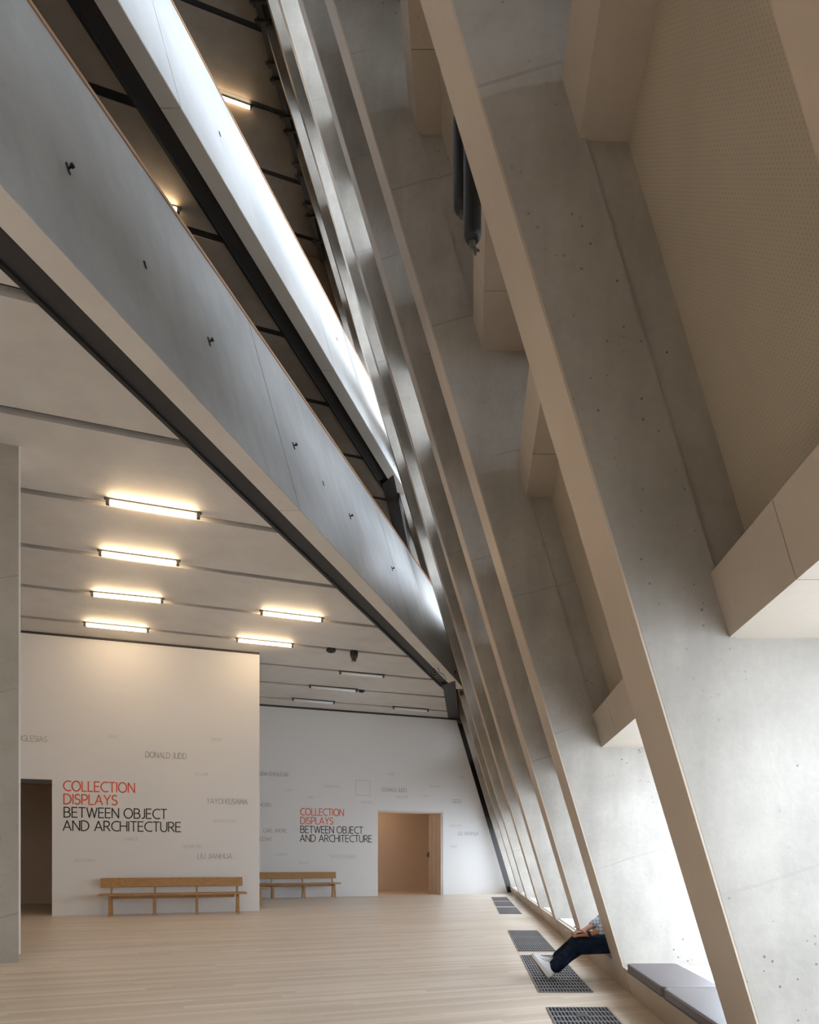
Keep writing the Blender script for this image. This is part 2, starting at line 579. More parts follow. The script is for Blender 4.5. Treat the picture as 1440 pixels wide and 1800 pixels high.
W0, DW = 6.93, 1.84


def ceiling(name, zc, cedge, mat, w_from, w_to, facade_gap, gap=0.15, xmin=-19.0):
    ce = empty(name, (0, 0, zc))
    tag(ce, kind='structure')
    w = W0
    while w > w_from:
        w -= DW
    big = None
    while w < w_to:
        a, b = w + gap / 2, min(w + DW - gap / 2, w_to)
        poly = [(xmin, a + UK * xmin), (14, a + UK * 14), (14, b + UK * 14), (xmin, b + UK * xmin)]
        if cedge is not None:
            poly = clip(poly, 1, -EK, cedge)
        poly = clip(poly, 1, -FS, FB - LEAN * zc - facade_gap)
        poly = clip(poly, 0, -1, 8.5)
        if len(poly) >= 3:
            prism('ceiling_strip', poly, zc, zc + 0.22, mat, ce)
        # black joint strip, its shade put into colour: narrow below, full-width above
        tw0, tw1 = (w - gap / 2 + 0.001, w - gap / 2 + 0.035) if zc < 8 else (w - gap / 2 + 0.001, w + gap / 2 - 0.001)
        poly = [(xmin, tw0 + UK * xmin), (14, tw0 + UK * 14), (14, tw1 + UK * 14), (xmin, tw1 + UK * xmin)]
        if cedge is not None:
            poly = clip(poly, 1, -EK, cedge)
        poly = clip(poly, 1, -FS, FB - LEAN * zc - facade_gap)
        poly = clip(poly, 0, -1, 8.5)
        if len(poly) >= 3:
            prism('joint_shade_strip', poly, zc + 0.012, zc + 0.2, 'black', ce)
        w += DW
    poly = [(xmin, w_from + UK * xmin), (14, w_from + UK * 14), (14, w_to + UK * 14), (xmin, w_to + UK * xmin)]
    if cedge is not None:
        poly = clip(poly, 1, -EK, cedge + 0.01)
    poly = clip(poly, 1, -FS, FB - LEAN * zc - facade_gap + 0.01)
    poly = clip(poly, 0, -1, 8.5)
    if zc < 8:
        prism('joint_recess', poly, zc + 0.2201, zc + 0.30, 'recess', ce)
    else:
        prism('joint_recess', poly, zc + 0.2201, zc + 0.30, 'black', ce)
    return ce


C_BLACK, C_BEIGE, C_FASC = -5.017, -4.694, -4.407


def shift(zc):
    return -0.295 * (zc - ZC1)


ceil1 = ceiling('ceiling', ZC1, C_BLACK, 'ceil', -9, 23.3, 0.40)
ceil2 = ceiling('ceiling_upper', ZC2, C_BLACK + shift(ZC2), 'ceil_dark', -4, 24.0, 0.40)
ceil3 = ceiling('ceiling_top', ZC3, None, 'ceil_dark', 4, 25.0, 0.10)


def EP(c, z, yb, zc):
    y = yb + (z - zc) * 0.085
    return Vector((c + EK * y, y, z))


def eprism(name, cz, y0, y1, zc, mat, parent):
    n = len(cz)
    v = [EP(c, z, y0, zc) for c, z in cz] + [EP(c, z, y1, zc) for c, z in cz]
    f = [tuple(range(n)), tuple(range(n, 2 * n))] + [(i, (i + 1) % n, n + (i + 1) % n, n + i) for i in range(n)]
    return mesh_obj(name, v, f, mat, parent)


def parapet(name, zc, mat, soffit_mat, label):
    sh = shift(zc)
    pa = empty(name, (0, 0, zc))
    tag(pa, label, 'parapet')
    H = 2.80
    top_c = C_FASC + sh - 0.30 * H
    joints = [-1.0, 4.25, 9.365, 14.40, 19.2]
    for y0, y1 in zip(joints[:-1], joints[1:]):
        eprism('parapet_panel', [(C_FASC + sh, zc + 0.012), (top_c, zc + H), (top_c - 0.22, zc + H), (C_BEIGE + sh, zc + 0.012)],
               y0 + 0.009, y1 - 0.009, zc, mat, pa)
        eprism('soffit_strip', [(C_FASC + sh - 0.004, zc), (C_FASC + sh - 0.004, zc + 0.011), (C_BEIGE + sh, zc + 0.011), (C_BEIGE + sh, zc)],
               y0 + 0.006, y1 - 0.006, zc, soffit_mat, pa)
    eprism('timber_handrail', [(top_c + 0.015, zc + H), (top_c + 0.0, zc + H + 0.06), (top_c - 0.25, zc + H + 0.06), (top_c - 0.235, zc + H)],
           -1.0, 19.2, zc, 'rail_wood', pa)
    # dark steel slot between the parapet foot and the ceiling
    eprism('steel_channel', [(C_BLACK + sh, zc + 0.02), (C_BLACK + sh, zc + 0.28), (C_BEIGE + sh - 0.002, zc + 0.28), (C_BEIGE + sh - 0.002, zc + 0.06)],
           -1.0, 18.6, zc, 'slot', pa)
    eprism('channel_lip', [(C_BLACK + sh, zc - 0.012), (C_BLACK + sh, zc + 0.02), (C_BLACK + sh + 0.05, zc + 0.02), (C_BLACK + sh + 0.05, zc - 0.012)],
           -1.0, 18.9, zc, 'black', pa)
    # the channel turns and follows the facade
    v = []
    for z in (zc - 0.008, zc + 0.28):
        for (s, y) in ((-0.42, 18.75), (-0.06, 18.3), (-0.06, 23.4), (-0.42, 23.2)):
            v.append(Vector((facade_x(zc, y) + s, y, z)))
    hexa('steel_channel', v, 'slot', pa)
    return pa


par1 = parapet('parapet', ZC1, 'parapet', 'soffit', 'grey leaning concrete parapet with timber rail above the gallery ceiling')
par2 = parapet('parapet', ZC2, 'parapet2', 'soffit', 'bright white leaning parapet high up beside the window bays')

# floors of the upper storeys, seen from below only as darkness
for zc in (ZC1, ZC2):
    sh = shift(zc)
    poly = [(-19, -8.5), (14, -8.5), (14, 28), (-19, 28)]
    poly = clip(poly, 1, -EK, C_FASC + sh - 0.30 * 1.5 - 0.15)
    poly = clip(poly, 1, -FS, FB - LEAN * (zc + 1.5))
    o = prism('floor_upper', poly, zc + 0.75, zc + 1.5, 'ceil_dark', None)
    tag(o, kind='structure')
# end wall and back wall of the tall void above the gallery
mb = MB()
mb.box(Vector((0, 24.2, 0)), UD, UN, ZA, -22, 9, 0, 0.3, 4.35, ZC3 + 0.3)
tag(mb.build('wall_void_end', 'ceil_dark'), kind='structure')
mb = MB()
mb.box(Vector((0, -8.6, 0)), XA, YA, ZA, -20, 6, -0.3, 0, 0, ZC3 + 0.3)
tag(mb.build('wall_back', 'white'), kind='structure')
mb = MB()
mb.box(Vector((-19.4, 0, 0)), XA, YA, ZA, -0.3, 0, -9, 27, ZC1, ZC3 + 0.3)
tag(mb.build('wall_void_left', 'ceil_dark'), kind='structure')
mb = MB()
mb.box(Vector((-19.4, 0, 0)), XA, YA, ZA, -0.3, 0, -9, 27, 0, ZC1 - 0.01)
tag(mb.build('wall_left', 'white'), kind='structure')
prism('ceiling_top_cover', [(-20, -9), (6, -9), (6, 28), (-20, 28)], ZC3 + 0.31, ZC3 + 0.5, 'ceil_dark', ceil3)
prism('ceiling_strip', [(-19, -8.5), (-4, -8.5), (-2, 4.2), (-19, 2.0)], ZC3, ZC3 + 0.2, 'ceil_dark', ceil3)

# steel rail with clamps where the top ceiling meets the facade
rl = empty('clamp_rail', F(-0.1, 16, ZC3 - 0.12))
tag(rl, 'dark steel rail with clamps where the top ceiling meets the leaning wall', 'rail')
mb = MB()
v = []
for z in (ZC3 - 0.22, ZC3 - 0.02):
    for (s, y) in ((-0.06, 14.5), (0.10, 14.5), (0.10, 23.0), (-0.06, 23.0)):
        v.append(Vector((facade_x(ZC3, y) + s, y, z)))
hexa('rail', v, 'steel', rl)
for k in range(12):
    y = 15.1 + 0.62 * k + (0.25 if k % 2 else 0)
    p = Vector((facade_x(ZC3, y), y, ZC3 - 0.24))
    mb = MB()
    mb.box(p, XA, YA, ZA, -0.16, 0.24, -0.025, 0.025, -0.04, 0.03)
    mb.box(p, XA, YA, ZA, -0.10, -0.03, -0.05, 0.05, -0.08, 0.05)
    mb.build('clamp', 'steel', rl)


# ------------------------------------------------------------------ strip lamps in the ceiling joints
def lamp(p, q, lit, label, group, zc):
    mid = (p + q) / 2
    t = empty('strip_lamp', mid)
    tag(t, label, 'lamp', group)
    d = (q - p).normalized()
    side = d.cross(ZA).normalized()
    r = 0.034
    mb = MB()
    mb.tube([p + d * 0.03, q - d * 0.03], r, 12)
    mb.build('tube' if lit else 'diffuser', 'tube' if lit else 'tube_off', t, True)
    mb = MB()
    mb.box(mid, d, side, ZA, -(q - p).length / 2 - 0.04, (q - p).length / 2 + 0.04, -0.022, 0.022, 0.036, 0.058)
    mb.build('housing', 'recess', t)
    for e, sg in ((p, 1), (q, -1)):
        mb = MB()
        mb.box(e, d * sg, side, ZA, -0.02, 0.025, -0.03, 0.03, -0.03, 0.0355)
        mb.build('end_cap', 'steel', t)
    return t


def lamp_px(a, b, lit, label, group, zc=ZC1):
    p, q = on_floor(a[0], a[1], zc - 0.06), on_floor(b[0], b[1], zc - 0.06)
    return lamp(p, q, lit, label, group, zc)


G1 = 'lit strip lamps in the gallery ceiling joints'
lamp_px((189, 883), (349, 908), True, 'lit strip lamp nearest the grey parapet, largest of the lit row', G1)
lamp_px((176, 973), (313, 991), True, 'lit strip lamp second in the left row of ceiling lamps', G1)
lamp_px((162, 1045), (285, 1057), True, 'lit strip lamp third in the left row of ceiling lamps', G1)
lamp_px((149, 1098), (260, 1109), True, 'lit strip lamp just above the top of the near white wall', G1)
lamp_px((460, 1078), (566, 1090.5), True, 'lit strip lamp in the right pair, nearer the parapet', G1)
lamp_px((417, 1125.5), (514, 1135.5), True, 'lit strip lamp in the right pair, nearer the near wall edge', G1)
G2 = 'unlit strip lamps over the far wall'
lamp_px((598, 1183), (674, 1189.5), False, 'unlit white strip lamp nearest of those before the far wall', G2)
lamp_px((545, 1207.5), (627, 1214.5), False, 'unlit white strip lamp in the middle joint before the far wall', G2)
lamp_px((515, 1230), (587, 1236), False, 'unlit white strip lamp left end, closest to the far wall', G2)
lamp_px((692, 1244.5), (752, 1249.5), False, 'unlit white strip lamp right end, closest to the far wall', G2)
G3 = 'lit strip lamps on the upper storeys'
p2 = on_floor(314, 371, ZC2 - 0.06)
lamp(p2 - UD * 1.15, p2, True, 'short glimpse of a lit strip lamp above the parapet rail', G3, ZC2)
p3 = on_floor(441, 190, ZC3 - 0.06)
lamp(p3 - UD * 1.5, p3, True, 'lit strip lamp on the dark top ceiling beside the white parapet', G3, ZC3)

# unseen rows added behind the viewpoint to throw warm light on the facade
G4 = 'added unseen strip lamps behind the viewpoint'
for k in range(6):
    for x in (-6.6, -10.6):
        w = W0 - DW * (k + 1)
        p = Vector((x, w + UK * x, ZC1 - 0.06))
        if p.y > -8.0:
            lamp(p, p + UD * 1.15, True, 'unseen strip lamp added behind the viewpoint to warm the facade', G4, ZC1)
rp = FW_P + UN * 1.6 + UD * (fu_d0 + 0.1) + ZA * 3.2
lamp(rp - UD * 0.6, rp + UD * 0.6, True, 'lit strip lamp inside the room behind the far doorway', G3, 3.2)
# dark dome and spot fittings on the joints
def dome(px, py, rx, rz, label, fins=False):
    c = on_floor(px, py, ZC1 - 0.01)
    t = empty('ceiling_fitting', c)
    tag(t, label, 'fitting')
    mb = MB()
    n, k = 14, 6
    rings = []
    for i in range(k):
        a = math.pi / 2 * i / (k - 1)
        rings.append([c + Vector((math.cos(u) * rx * math.cos(a), math.sin(u) * rx * math.cos(a), -rz * math.sin(a) - 0.0)) for u in [2 * math.pi * j / n for j in range(n)]])
    v = [p for r_ in rings for p in r_]
    f = [(i * n + j, i * n + (j + 1) % n, (i + 1) * n + (j + 1) % n, (i + 1) * n + j) for i in range(k - 1) for j in range(n)]
    mb.add(v, f)
    mb.build('body', 'black', t, True)
    mb = MB()
    mb.tube([c + ZA * 0.04, c], rx * 0.9, 14)
    mb.build('mount', 'black', t)
    if fins:
        for j in (-1, 0, 1):
            mb = MB()
            mb.box(c + Vector((j * rx * 0.45, -rx * 0.55, -rz * 0.75)), XA, YA, ZA, -0.008, 0.008, -0.03, 0.03, -0.08, 0.06)
            mb.build('fin', 'steel', t)
    return t


dome(582, 1143, 0.115, 0.06, 'flat black dome on the ceiling joint left of the hanging fitting')
dome(622.5, 1147, 0.095, 0.20, 'black hanging ribbed fitting below the ceiling joint', True)
dome(636, 1214.5, 0.09, 0.05, 'tiny dark dome on a far ceiling joint before the far wall')

# small camera with a looped cable on the parapet foot, and one on the facade
def cctv(c, size, label, cable=True):
    t = empty('surveillance_camera', c)
    tag(t, label, 'camera')
    f = (Vector((0, 0, CAMH)) - c).normalized()
    f = Vector((f.x + 0.1, f.y, 0.0)).normalized()
    mb = MB()
    mb.tube([c + f * 0.07 * size, c - f * 0.10 * size], 0.075 * size, 14)
    mb.build('housing', 'black', t, False)
    mb = MB()
    mb.tube([c + f * 0.075 * size, c + f * 0.071 * size], 0.05 * size, 14)
    mb.build('lens', 'chrome', t)
    mb = MB()
    mb.tube([c + f * 0.08 * size, c + f * 0.0755 * size], 0.038 * size, 14)
    mb.build('lens_glass', 'black', t)
    mb = MB()
    mb.tube([c, c + ZA * 0.11 * size], 0.02 * size, 8)
    mb.build('arm', 'black', t)
    if cable:
        mb = MB()
        mb.tube([c + Vector((0.10, 0, 0.14)) * size, c + Vector((0.14, 0, 0.02)) * size, c + Vector((0.27, 0, -0.06)) * size,
                 c + Vector((0.33, 0, -0.16)) * size, c + Vector((0.27, 0, -0.22)) * size], 0.008 * size, 6)
        mb.build('cable', 'black', t, True)


cc = on_floor(763, 1172, ZC1)
cctv(Vector((cc.x, cc.y, ZC1 - 0.155)), 0.95, 'black surveillance camera with looped cable under the grey parapet foot')
cc = on_floor(815, 1219, ZC1 - 0.1)
cctv(Vector((cc.x - 0.06, cc.y, cc.z)), 0.7, 'tiny dark camera where the parapet foot meets the leaning wall', False)

# ------------------------------------------------------------------ anchors cast into the parapets
def anchor(px, py, size, zc, par):
    sh = shift(zc)
    e = Vector((EK, 1, 0)).normalized()
    a = EP(C_FASC + sh, zc, 5, zc)
    l = (EP(C_FASC + sh - 0.3, zc + 1, 5, zc) - a).normalized()
    n = e.cross(l).normalized()
    if n.x < 0:
        n = -n
    c = on_plane(px, py, a, n)
    mb = MB()
    mb.box(c, e, l, n, -0.016 * size, 0.016 * size, -0.07 * size, 0.07 * size, 0.0, 0.012)
    t = mb.build('anchor_plate', 'black', par)
    if size > 0.7:
        mb = MB()
        mb.tube([c + n * 0.012, c + n * 0.05 * size], 0.014 * size, 8)
        mb.build('stem', 'black', t)
        mb = MB()
        mb.tube([c + n * 0.05 * size, c + n * 0.085 * size], 0.026 * size, 8)
        mb.build('knob', 'black', t)


anchor(119, 297, 0.75, ZC1, par1)
anchor(254.5, 466, 0.55, ZC1, par1)
anchor(367, 601, 0.75, ZC1, par1)
anchor(516, 784, 0.75, ZC1, par1)
anchor(568, 850, 0.55, ZC1, par1)
anchor(615, 908, 0.75, ZC1, par1)
anchor(689, 1000, 0.71, ZC1, par1)
anchor(386, 236, 0.6, ZC2, par2)
anchor(592, 596, 0.6, ZC2, par2)

# ------------------------------------------------------------------ hanging black tubes in the bay of the leaning wall
def hang_tube(px, pyb, y, rad, ztop, label):
    x = (px - CX) / FPX * y
    zb = CAMH + (HY - pyb) / FPX * y
    t = empty('hanging_tube', (x, y, zb))
    tag(t, label, 'tube', 'black tubes hanging in the window bay')
    mb = MB()
    mb.tube([(x, y, ztop), (x, y, zb + 0.05), (x, y, zb + 0.02), (x, y, zb)], [rad, rad, rad * 0.93, rad * 0.62], 18)
    mb.build('sleeve', 'rubber', t, True)
    mb = MB()
    mb.tube([(x, y, zb), (x, y, zb - 0.035)], rad * 0.35, 10)
    mb.tube([(x - 0.01, y, zb - 0.03), (x + rad * 0.8, y, zb - 0.06)], 0.008, 8)
    mb.tube([(x + 0.012, y, zb - 0.02), (x + 0.02, y, zb - 0.08)], 0.009, 8)
    mb.build('bracket', 'steel', t)
    mb = MB()
    mb.tube([(x, y, ztop), (x + 0.03, y, ztop + 0.12), (x + 0.4, y, ztop + 0.16)], 0.015, 8)
    mb.build('hanger', 'steel', t)


hang_tube(830.5, 425, 4.3, 0.0555, 5.72, 'front black tube hanging behind the nearest pier strip, with metal bracket')
hang_tube(812.5, 373, 5.0, 0.065, 6.62, 'rear black tube, half hidden behind the front hanging tube')

# ------------------------------------------------------------------ benches
def bench(name, P, ud, un, L, label, backed=True, mat='bench', nsets=4):
    """P is the front-left foot corner on the floor, un points to the wall"""
    t = empty(name, P)
    tag(t, label, 'bench')
    mb = MB()
    mb.box(P, ud, un, ZA, 0.0, L, -0.02, 0.40, 0.425, 0.465)
    mb.build('seat', mat, t)
    if backed:
        o = P + un * 0.40
        bk = un * 0.22 + ZA * 0.975
        nb = ud.cross(bk).normalized()
        mb = MB()
        mb.box(o + ZA * 0.46 - nb * 0.0, ud, nb, bk, 0.0, L - 0.06, -0.012, 0.022, 0.14, 0.335)
        mb.build('backrest', mat, t)
    mb = MB()
    mb.box(P, ud, un, ZA, 0.25, L - 0.25, 0.17, 0.20, 0.355, 0.425)
    mb.build('seat_rail', mat, t)
    for k in range(nsets):
        u = 0.19 + (L - 0.40) * k / (nsets - 1)
        for fr in (0, 1):
            mb = MB()
            y0, y1 = (0.0, 0.10) if fr == 0 else (0.42, 0.32)
            du = 0.0
            a0, a1 = P + ud * u + un * y0, P + ud * u + un * y1 + ZA * 0.425
            w, d = 0.055, 0.035
            v = [a0, a0 + ud * w, a0 + ud * w + un * d, a0 + un * d, a1, a1 + ud * w, a1 + ud * w + un * d, a1 + un * d]
            mb.add(v, BOXF)
            mb.build('leg', mat, t)
        mb = MB()
        mb.box(P, ud, un, ZA, u + 0.01, u + 0.045, 0.08, 0.38, 0.375, 0.424)
        mb.build('cross_rail', mat, t)
        if backed:
            mb = MB()
            o = P + un * 0.392 + ud * (u + 0.008) + ZA * 0.46
            v = []
            for q in (0.0, 0.22):
                b0 = o + un * (0.225 * q) + ZA * q
                v += [b0, b0 + ud * 0.04, b0 + ud * 0.04 + un * 0.025, b0 + un * 0.025]
            mb.add(v, BOXF)
            mb.build('back_post', mat, t)
    return t


u0, _ = wall_u(172.5, 1572, NW_P - NUN * 0.62, NUD, NUN)
u1, _ = wall_u(434.0, 1570, NW_P - NUN * 0.62, NUD, NUN)
bench('backed_bench', NW_P - NUN * 0.62 + NUD * u0, NUD, NUN, u1 - u0, 'long oak bench with backrest against the near white wall')
v1, _ = wall_u(599.5, 1553, FW_P - UN * 0.62, UD, UN)
bench('backed_bench', FW_P - UN * 0.62 + UD * (v1 - 3.25), UD, UN, 3.25, 'oak bench with backrest against the far wall, partly hidden by the near wall')
sp = on_floor(471.5, 1592.5)
bench('backless_bench', sp - UD * 1.5 - UN * 0.0, UD, UN, 1.5, 'pale oak backless bench end peeking out behind the near wall', backed=False, mat='stoolwood', nsets=2)

# ------------------------------------------------------------------ floor grates along the facade
def gpt(off, y, z):
    return Vector((off + FS * y, y, z))


GR = [(3.10, 5.50), (6.13, 8.48), (8.86, 11.42), (14.90, 16.90), (17.30, 19.30), (19.65, 21.5)]
GL = ['floor grate nearest the camera at the bottom edge of the picture',
      'floor grate under the white shoes of the seated person',
      'floor grate just beyond the one under the shoes',
      'nearest of the three distant floor grates before the far wall',
      'middle of the three distant floor grates before the far wall',
      'farthest floor grate, next to the far wall corner']
for (y0, y1), lab in zip(GR, GL):
    g = empty('floor_grate', gpt(0.61, y0, 0))
    tag(g, lab, 'grate', 'steel floor grates along the leaning wall')
    O0, O1 = 0.605, 1.085
    hexa('pit', [gpt(o, y, z) for z in (0.0005, 0.003) for o, y in ((O0, y0), (O1, y0), (O1, y1), (O0, y1))], 'pit', g)
    ncol = 17
    nrow = max(4, round((y1 - y0) / 0.158))
    mb = MB()
    for k in range(ncol + 1):
        o = O0 + (O1 - O0) * k / ncol
        w = 0.0042 if 0 < k < ncol else 0.007
        mb.add([gpt(a, y, z) for z in (0.003, 0.0085) for a, y in ((o - w, y0), (o + w, y0), (o + w, y1), (o - w, y1))], BOXF)
    mb.build('bearing_bars', 'grate', g)
    mb = MB()
    for k in range(nrow + 1):
        y = y0 + (y1 - y0) * k / nrow
        w = 0.024 if k % 5 == 0 and 0 < k < nrow else 0.013
        ya_, yb_ = max(y0, y - w), min(y1, y + w)
        mb.add([gpt(a, yy, z) for z in (0.003, 0.0083) for a, yy in ((O0, ya_), (O1, ya_), (O1, yb_), (O0, yb_))], BOXF)
    mb.build('cross_bars', 'grate', g)
    hexa('lift_plate', [gpt(o, y, z) for z in (0.0086, 0.0100) for o, y in ((0.80, y1 - 0.34), (0.88, y1 - 0.34), (0.88, y1 - 0.22), (0.80, y1 - 0.22))], 'steel', g)

# ------------------------------------------------------------------ cushions on the window ledge
def cushion(y0, y1, label):
    z0 = 0.2585
    t = empty('seat_cushion', gpt(1.31, y0, z0))
    tag(t, label, 'cushion', 'dark leather cushions on the window ledge')
    o0, o1, h = 1.285, 1.70, 0.075
    me = bpy.data.meshes.new('pad')
    bm = bmesh.new()
    vs = [bm.verts.new(gpt(o, y, z) - t.location) for z in (z0, z0 + h) for o, y in ((o0, y0), (o1, y0), (o1, y1), (o0, y1))]
    for fc in BOXF:
        bm.faces.new([vs[i] for i in fc])
    bmesh.ops.recalc_face_normals(bm, faces=bm.faces)
    vert_e = [e for e in bm.edges if abs(e.verts[0].co.z - e.verts[1].co.z) > 0.05]
    bmesh.ops.bevel(bm, geom=vert_e, offset=0.045, segments=4, affect='EDGES', profile=0.5)
    hor = [e for e in bm.edges if abs(e.verts[0].co.z - e.verts[1].co.z) < 0.001 and len(e.link_faces) == 2 and abs(e.link_faces[0].normal.z - e.link_faces[1].normal.z) > 0.5]
    bmesh.ops.bevel(bm, geom=hor, offset=0.012, segments=3, affect='EDGES', profile=0.5)
    bm.to_mesh(me)
    bm.free()
    for p in me.polygons:
        p.use_smooth = True
    me.materials.append(M['leather'])
    link(bpy.data.objects.new('pad', me), t)
    # piped seam around the top and bottom edges
    for z, nm in ((z0 + h - 0.010, 'top_piping'), (z0 + 0.010, 'bottom_piping')):
        mb = MB()
        pts = []
        r = 0.045
        for (oc, yc, a0) in ((o0 + r, y0 + r, 180), (o1 - r, y0 + r, 270), (o1 - r, y1 - r, 0), (o0 + r, y1 - r, 90)):
            for k in range(4):
                a = math.radians(a0 + 30 * k)
                pts.append(gpt(oc + math.cos(a) * (r + 0.0015), yc + math.sin(a) * (r + 0.0015), z))
        pts.append(pts[0])
        mb.tube(pts, 0.0035, 5, caps=False)
        mb.build(nm, 'leather', t, True)


cushion(4.62, 5.68, 'dark grey leather cushion at the far end of the near window ledge')
cushion(3.53, 4.60, 'dark grey leather cushion nearer the camera, half hidden by the nearest pier')

# ------------------------------------------------------------------ lettering
def arc(cx, cy, rx, ry, a0, a1, n=9):
    return [(cx + rx * math.cos(math.radians(a0 + (a1 - a0) * i / n)), cy + ry * math.sin(math.radians(a0 + (a1 - a0) * i / n))) for i in range(n + 1)]


GLY = {
    'A': (0.74, [[(0, 0), (0.37, 1), (0.74, 0)], [(0.13, 0.33), (0.61, 0.33)]]),
    'B': (0.60, [[(0, 0), (0, 1), (0.28, 1)] + arc(0.28, 0.76, 0.25, 0.24, 90, -90) + [(0, 0.52)], [(0.28, 0.52)] + arc(0.32, 0.26, 0.27, 0.26, 90, -90) + [(0, 0)]]),
    'C': (0.68, [arc(0.50, 0.5, 0.50, 0.5, 62, 298, 14)]),
    'D': (0.72, [[(0, 0), (0, 1), (0.24, 1)] + arc(0.24, 0.5, 0.47, 0.5, 90, -90, 12) + [(0, 0)]]),
    'E': (0.50, [[(0.49, 1), (0, 1), (0, 0), (0.50, 0)], [(0, 0.52), (0.45, 0.52)]]),
    'F': (0.48, [[(0.48, 1), (0, 1), (0, 0)], [(0, 0.52), (0.43, 0.52)]]),
    'G': (0.76, [arc(0.50, 0.5, 0.50, 0.5, 60, 290, 14) + [(0.75, 0.06), (0.75, 0.47), (0.50, 0.47)]]),
    'H': (0.66, [[(0, 0), (0, 1)], [(0.66, 0), (0.66, 1)], [(0, 0.52), (0.66, 0.52)]]),
    'I': (0.03, [[(0.015, 0), (0.015, 1)]]),
    'J': (0.32, [[(0.30, 1), (0.30, 0.22)] + arc(0.08, 0.22, 0.22, 0.22, 0, -100, 6)]),
    'K': (0.58, [[(0, 0), (0, 1)], [(0.54, 1), (0.02, 0.52), (0.58, 0)]]),
    'L': (0.46, [[(0, 1), (0, 0), (0.46, 0)]]),
    'M': (0.84, [[(0, 0), (0.07, 1), (0.42, 0.2), (0.77, 1), (0.84, 0)]]),
    'N': (0.66, [[(0, 0), (0, 1), (0.66, 0), (0.66, 1)]]),
    'O': (0.86, [arc(0.43, 0.5, 0.43, 0.51, 0, 360, 20)]),
    'P': (0.54, [[(0, 0), (0, 1), (0.26, 1)] + arc(0.26, 0.72, 0.28, 0.28, 90, -90) + [(0, 0.44)]]),
    'R': (0.58, [[(0, 0), (0, 1), (0.26, 1)] + arc(0.26, 0.73, 0.27, 0.27, 90, -90) + [(0, 0.46)], [(0.26, 0.46), (0.58, 0)]]),
    'S': (0.54, [arc(0.28, 0.745, 0.25, 0.255, 40, 240, 9) + arc(0.25, 0.255, 0.27, 0.255, 70, -145, 9)]),
    'T': (0.60, [[(0, 1), (0.60, 1)], [(0.30, 1), (0.30, 0)]]),
    'U': (0.64, [[(0, 1), (0, 0.3)] + arc(0.32, 0.31, 0.32, 0.32, 180, 360, 10) + [(0.64, 1)]]),
    'V': (0.68, [[(0, 1), (0.34, 0), (0.68, 1)]]),
    'W': (1.02, [[(0, 1), (0.26, 0), (0.51, 0.98), (0.76, 0), (1.02, 1)]]),
    'Y': (0.64, [[(0, 1), (0.32, 0.48), (0.64, 1)], [(0.32, 0.48), (0.32, 0)]]),
    'Z': (0.56, [[(0, 1), (0.54, 1), (0, 0), (0.56, 0)]]),
    ' ': (0.22, []),
}


def text_strokes(txt, gap=0.17):
    x, out = 0.0, []
    for ch in txt:
        w, st = GLY[ch]
        for s_ in st:
            out.append([(px + x, py) for px, py in s_])
        x += w + gap
    return out, x - gap


def lettering(txt, xl, xr, ybase, cap, P, ud, un, mat, parent, weight=0.10, name='wall_lettering'):
    """place a word on a wall from its left and right columns, its base row and its cap height in px"""
    ul, zl = wall_u(xl, ybase, P, ud, un)
    ur, _ = wall_u(xr, ybase, P, ud, un)
    _, zt = wall_u(xl, ybase - cap, P, ud, un)
    st, wd = text_strokes(txt)
    sx_, sz = (ur - ul) / wd, zt - zl
    hw = weight * sz / 2
    mb = MB()
    o = P - un * 0.004
    for line in st:
        pts = [Vector((p[0] * sx_, p[1] * sz, 0)) for p in line]
        for a, b in zip(pts[:-1], pts[1:]):
            d = (b - a)
            if d.length < 1e-6:
                continue
            d.normalize()
            nrm = Vector((-d.y, d.x, 0)) * hw
            a2, b2 = a - d * hw * 0.55, b + d * hw * 0.55
            q = [a2 - nrm, b2 - nrm, b2 + nrm, a2 + nrm]
            v = [o + ud * (ul + p.x) + ZA * (zl + p.y) for p in q]
            mb.add(v, [(0, 1, 2, 3)])
    return mb.build(name, mat, parent)


NWA = (NW_P, NUD, NUN)
FWA = (FW_P, UD, UN)
t1 = empty('exhibition_title', NW_P - NUN * 0.02 + NUD * wall_u(111, 1460, *NWA)[0] + ZA * 1.9)
tag(t1, 'large red and black title lettering on the near white wall above the bench', 'lettering')
lettering('COLLECTION', 111.8, 236.5, 1389.8, 17.2, *NWA, 'red', t1, 0.115, 'title_line')
lettering('DISPLAYS', 112.5, 206.0, 1413.0, 17.2, *NWA, 'red', t1, 0.115, 'title_line')
lettering('BETWEEN OBJECT', 112.8, 293.0, 1436.2, 17.2, *NWA, 'ink', t1, 0.115, 'title_line')
lettering('AND ARCHITECTURE', 111.2, 317.5, 1459.6, 17.2, *NWA, 'ink', t1, 0.115, 'title_line')
t2 = empty('exhibition_title', FW_P - UN * 0.02 + UD * wall_u(528, 1479, *FWA)[0] + ZA * 1.8)
tag(t2, 'smaller red and black title lettering on the far wall beside the lit doorway', 'lettering')
lettering('COLLECTION', 528.3, 604.0, 1432.6, 11.9, *FWA, 'red', t2, 0.115, 'title_line')
lettering('DISPLAYS', 528.4, 585.5, 1448.2, 11.9, *FWA, 'red', t2, 0.115, 'title_line')
lettering('BETWEEN OBJECT', 528.5, 638.0, 1463.8, 11.9, *FWA, 'ink', t2, 0.115, 'title_line')
lettering('AND ARCHITECTURE', 527.6, 653.5, 1479.2, 11.9, *FWA, 'ink', t2, 0.115, 'title_line')
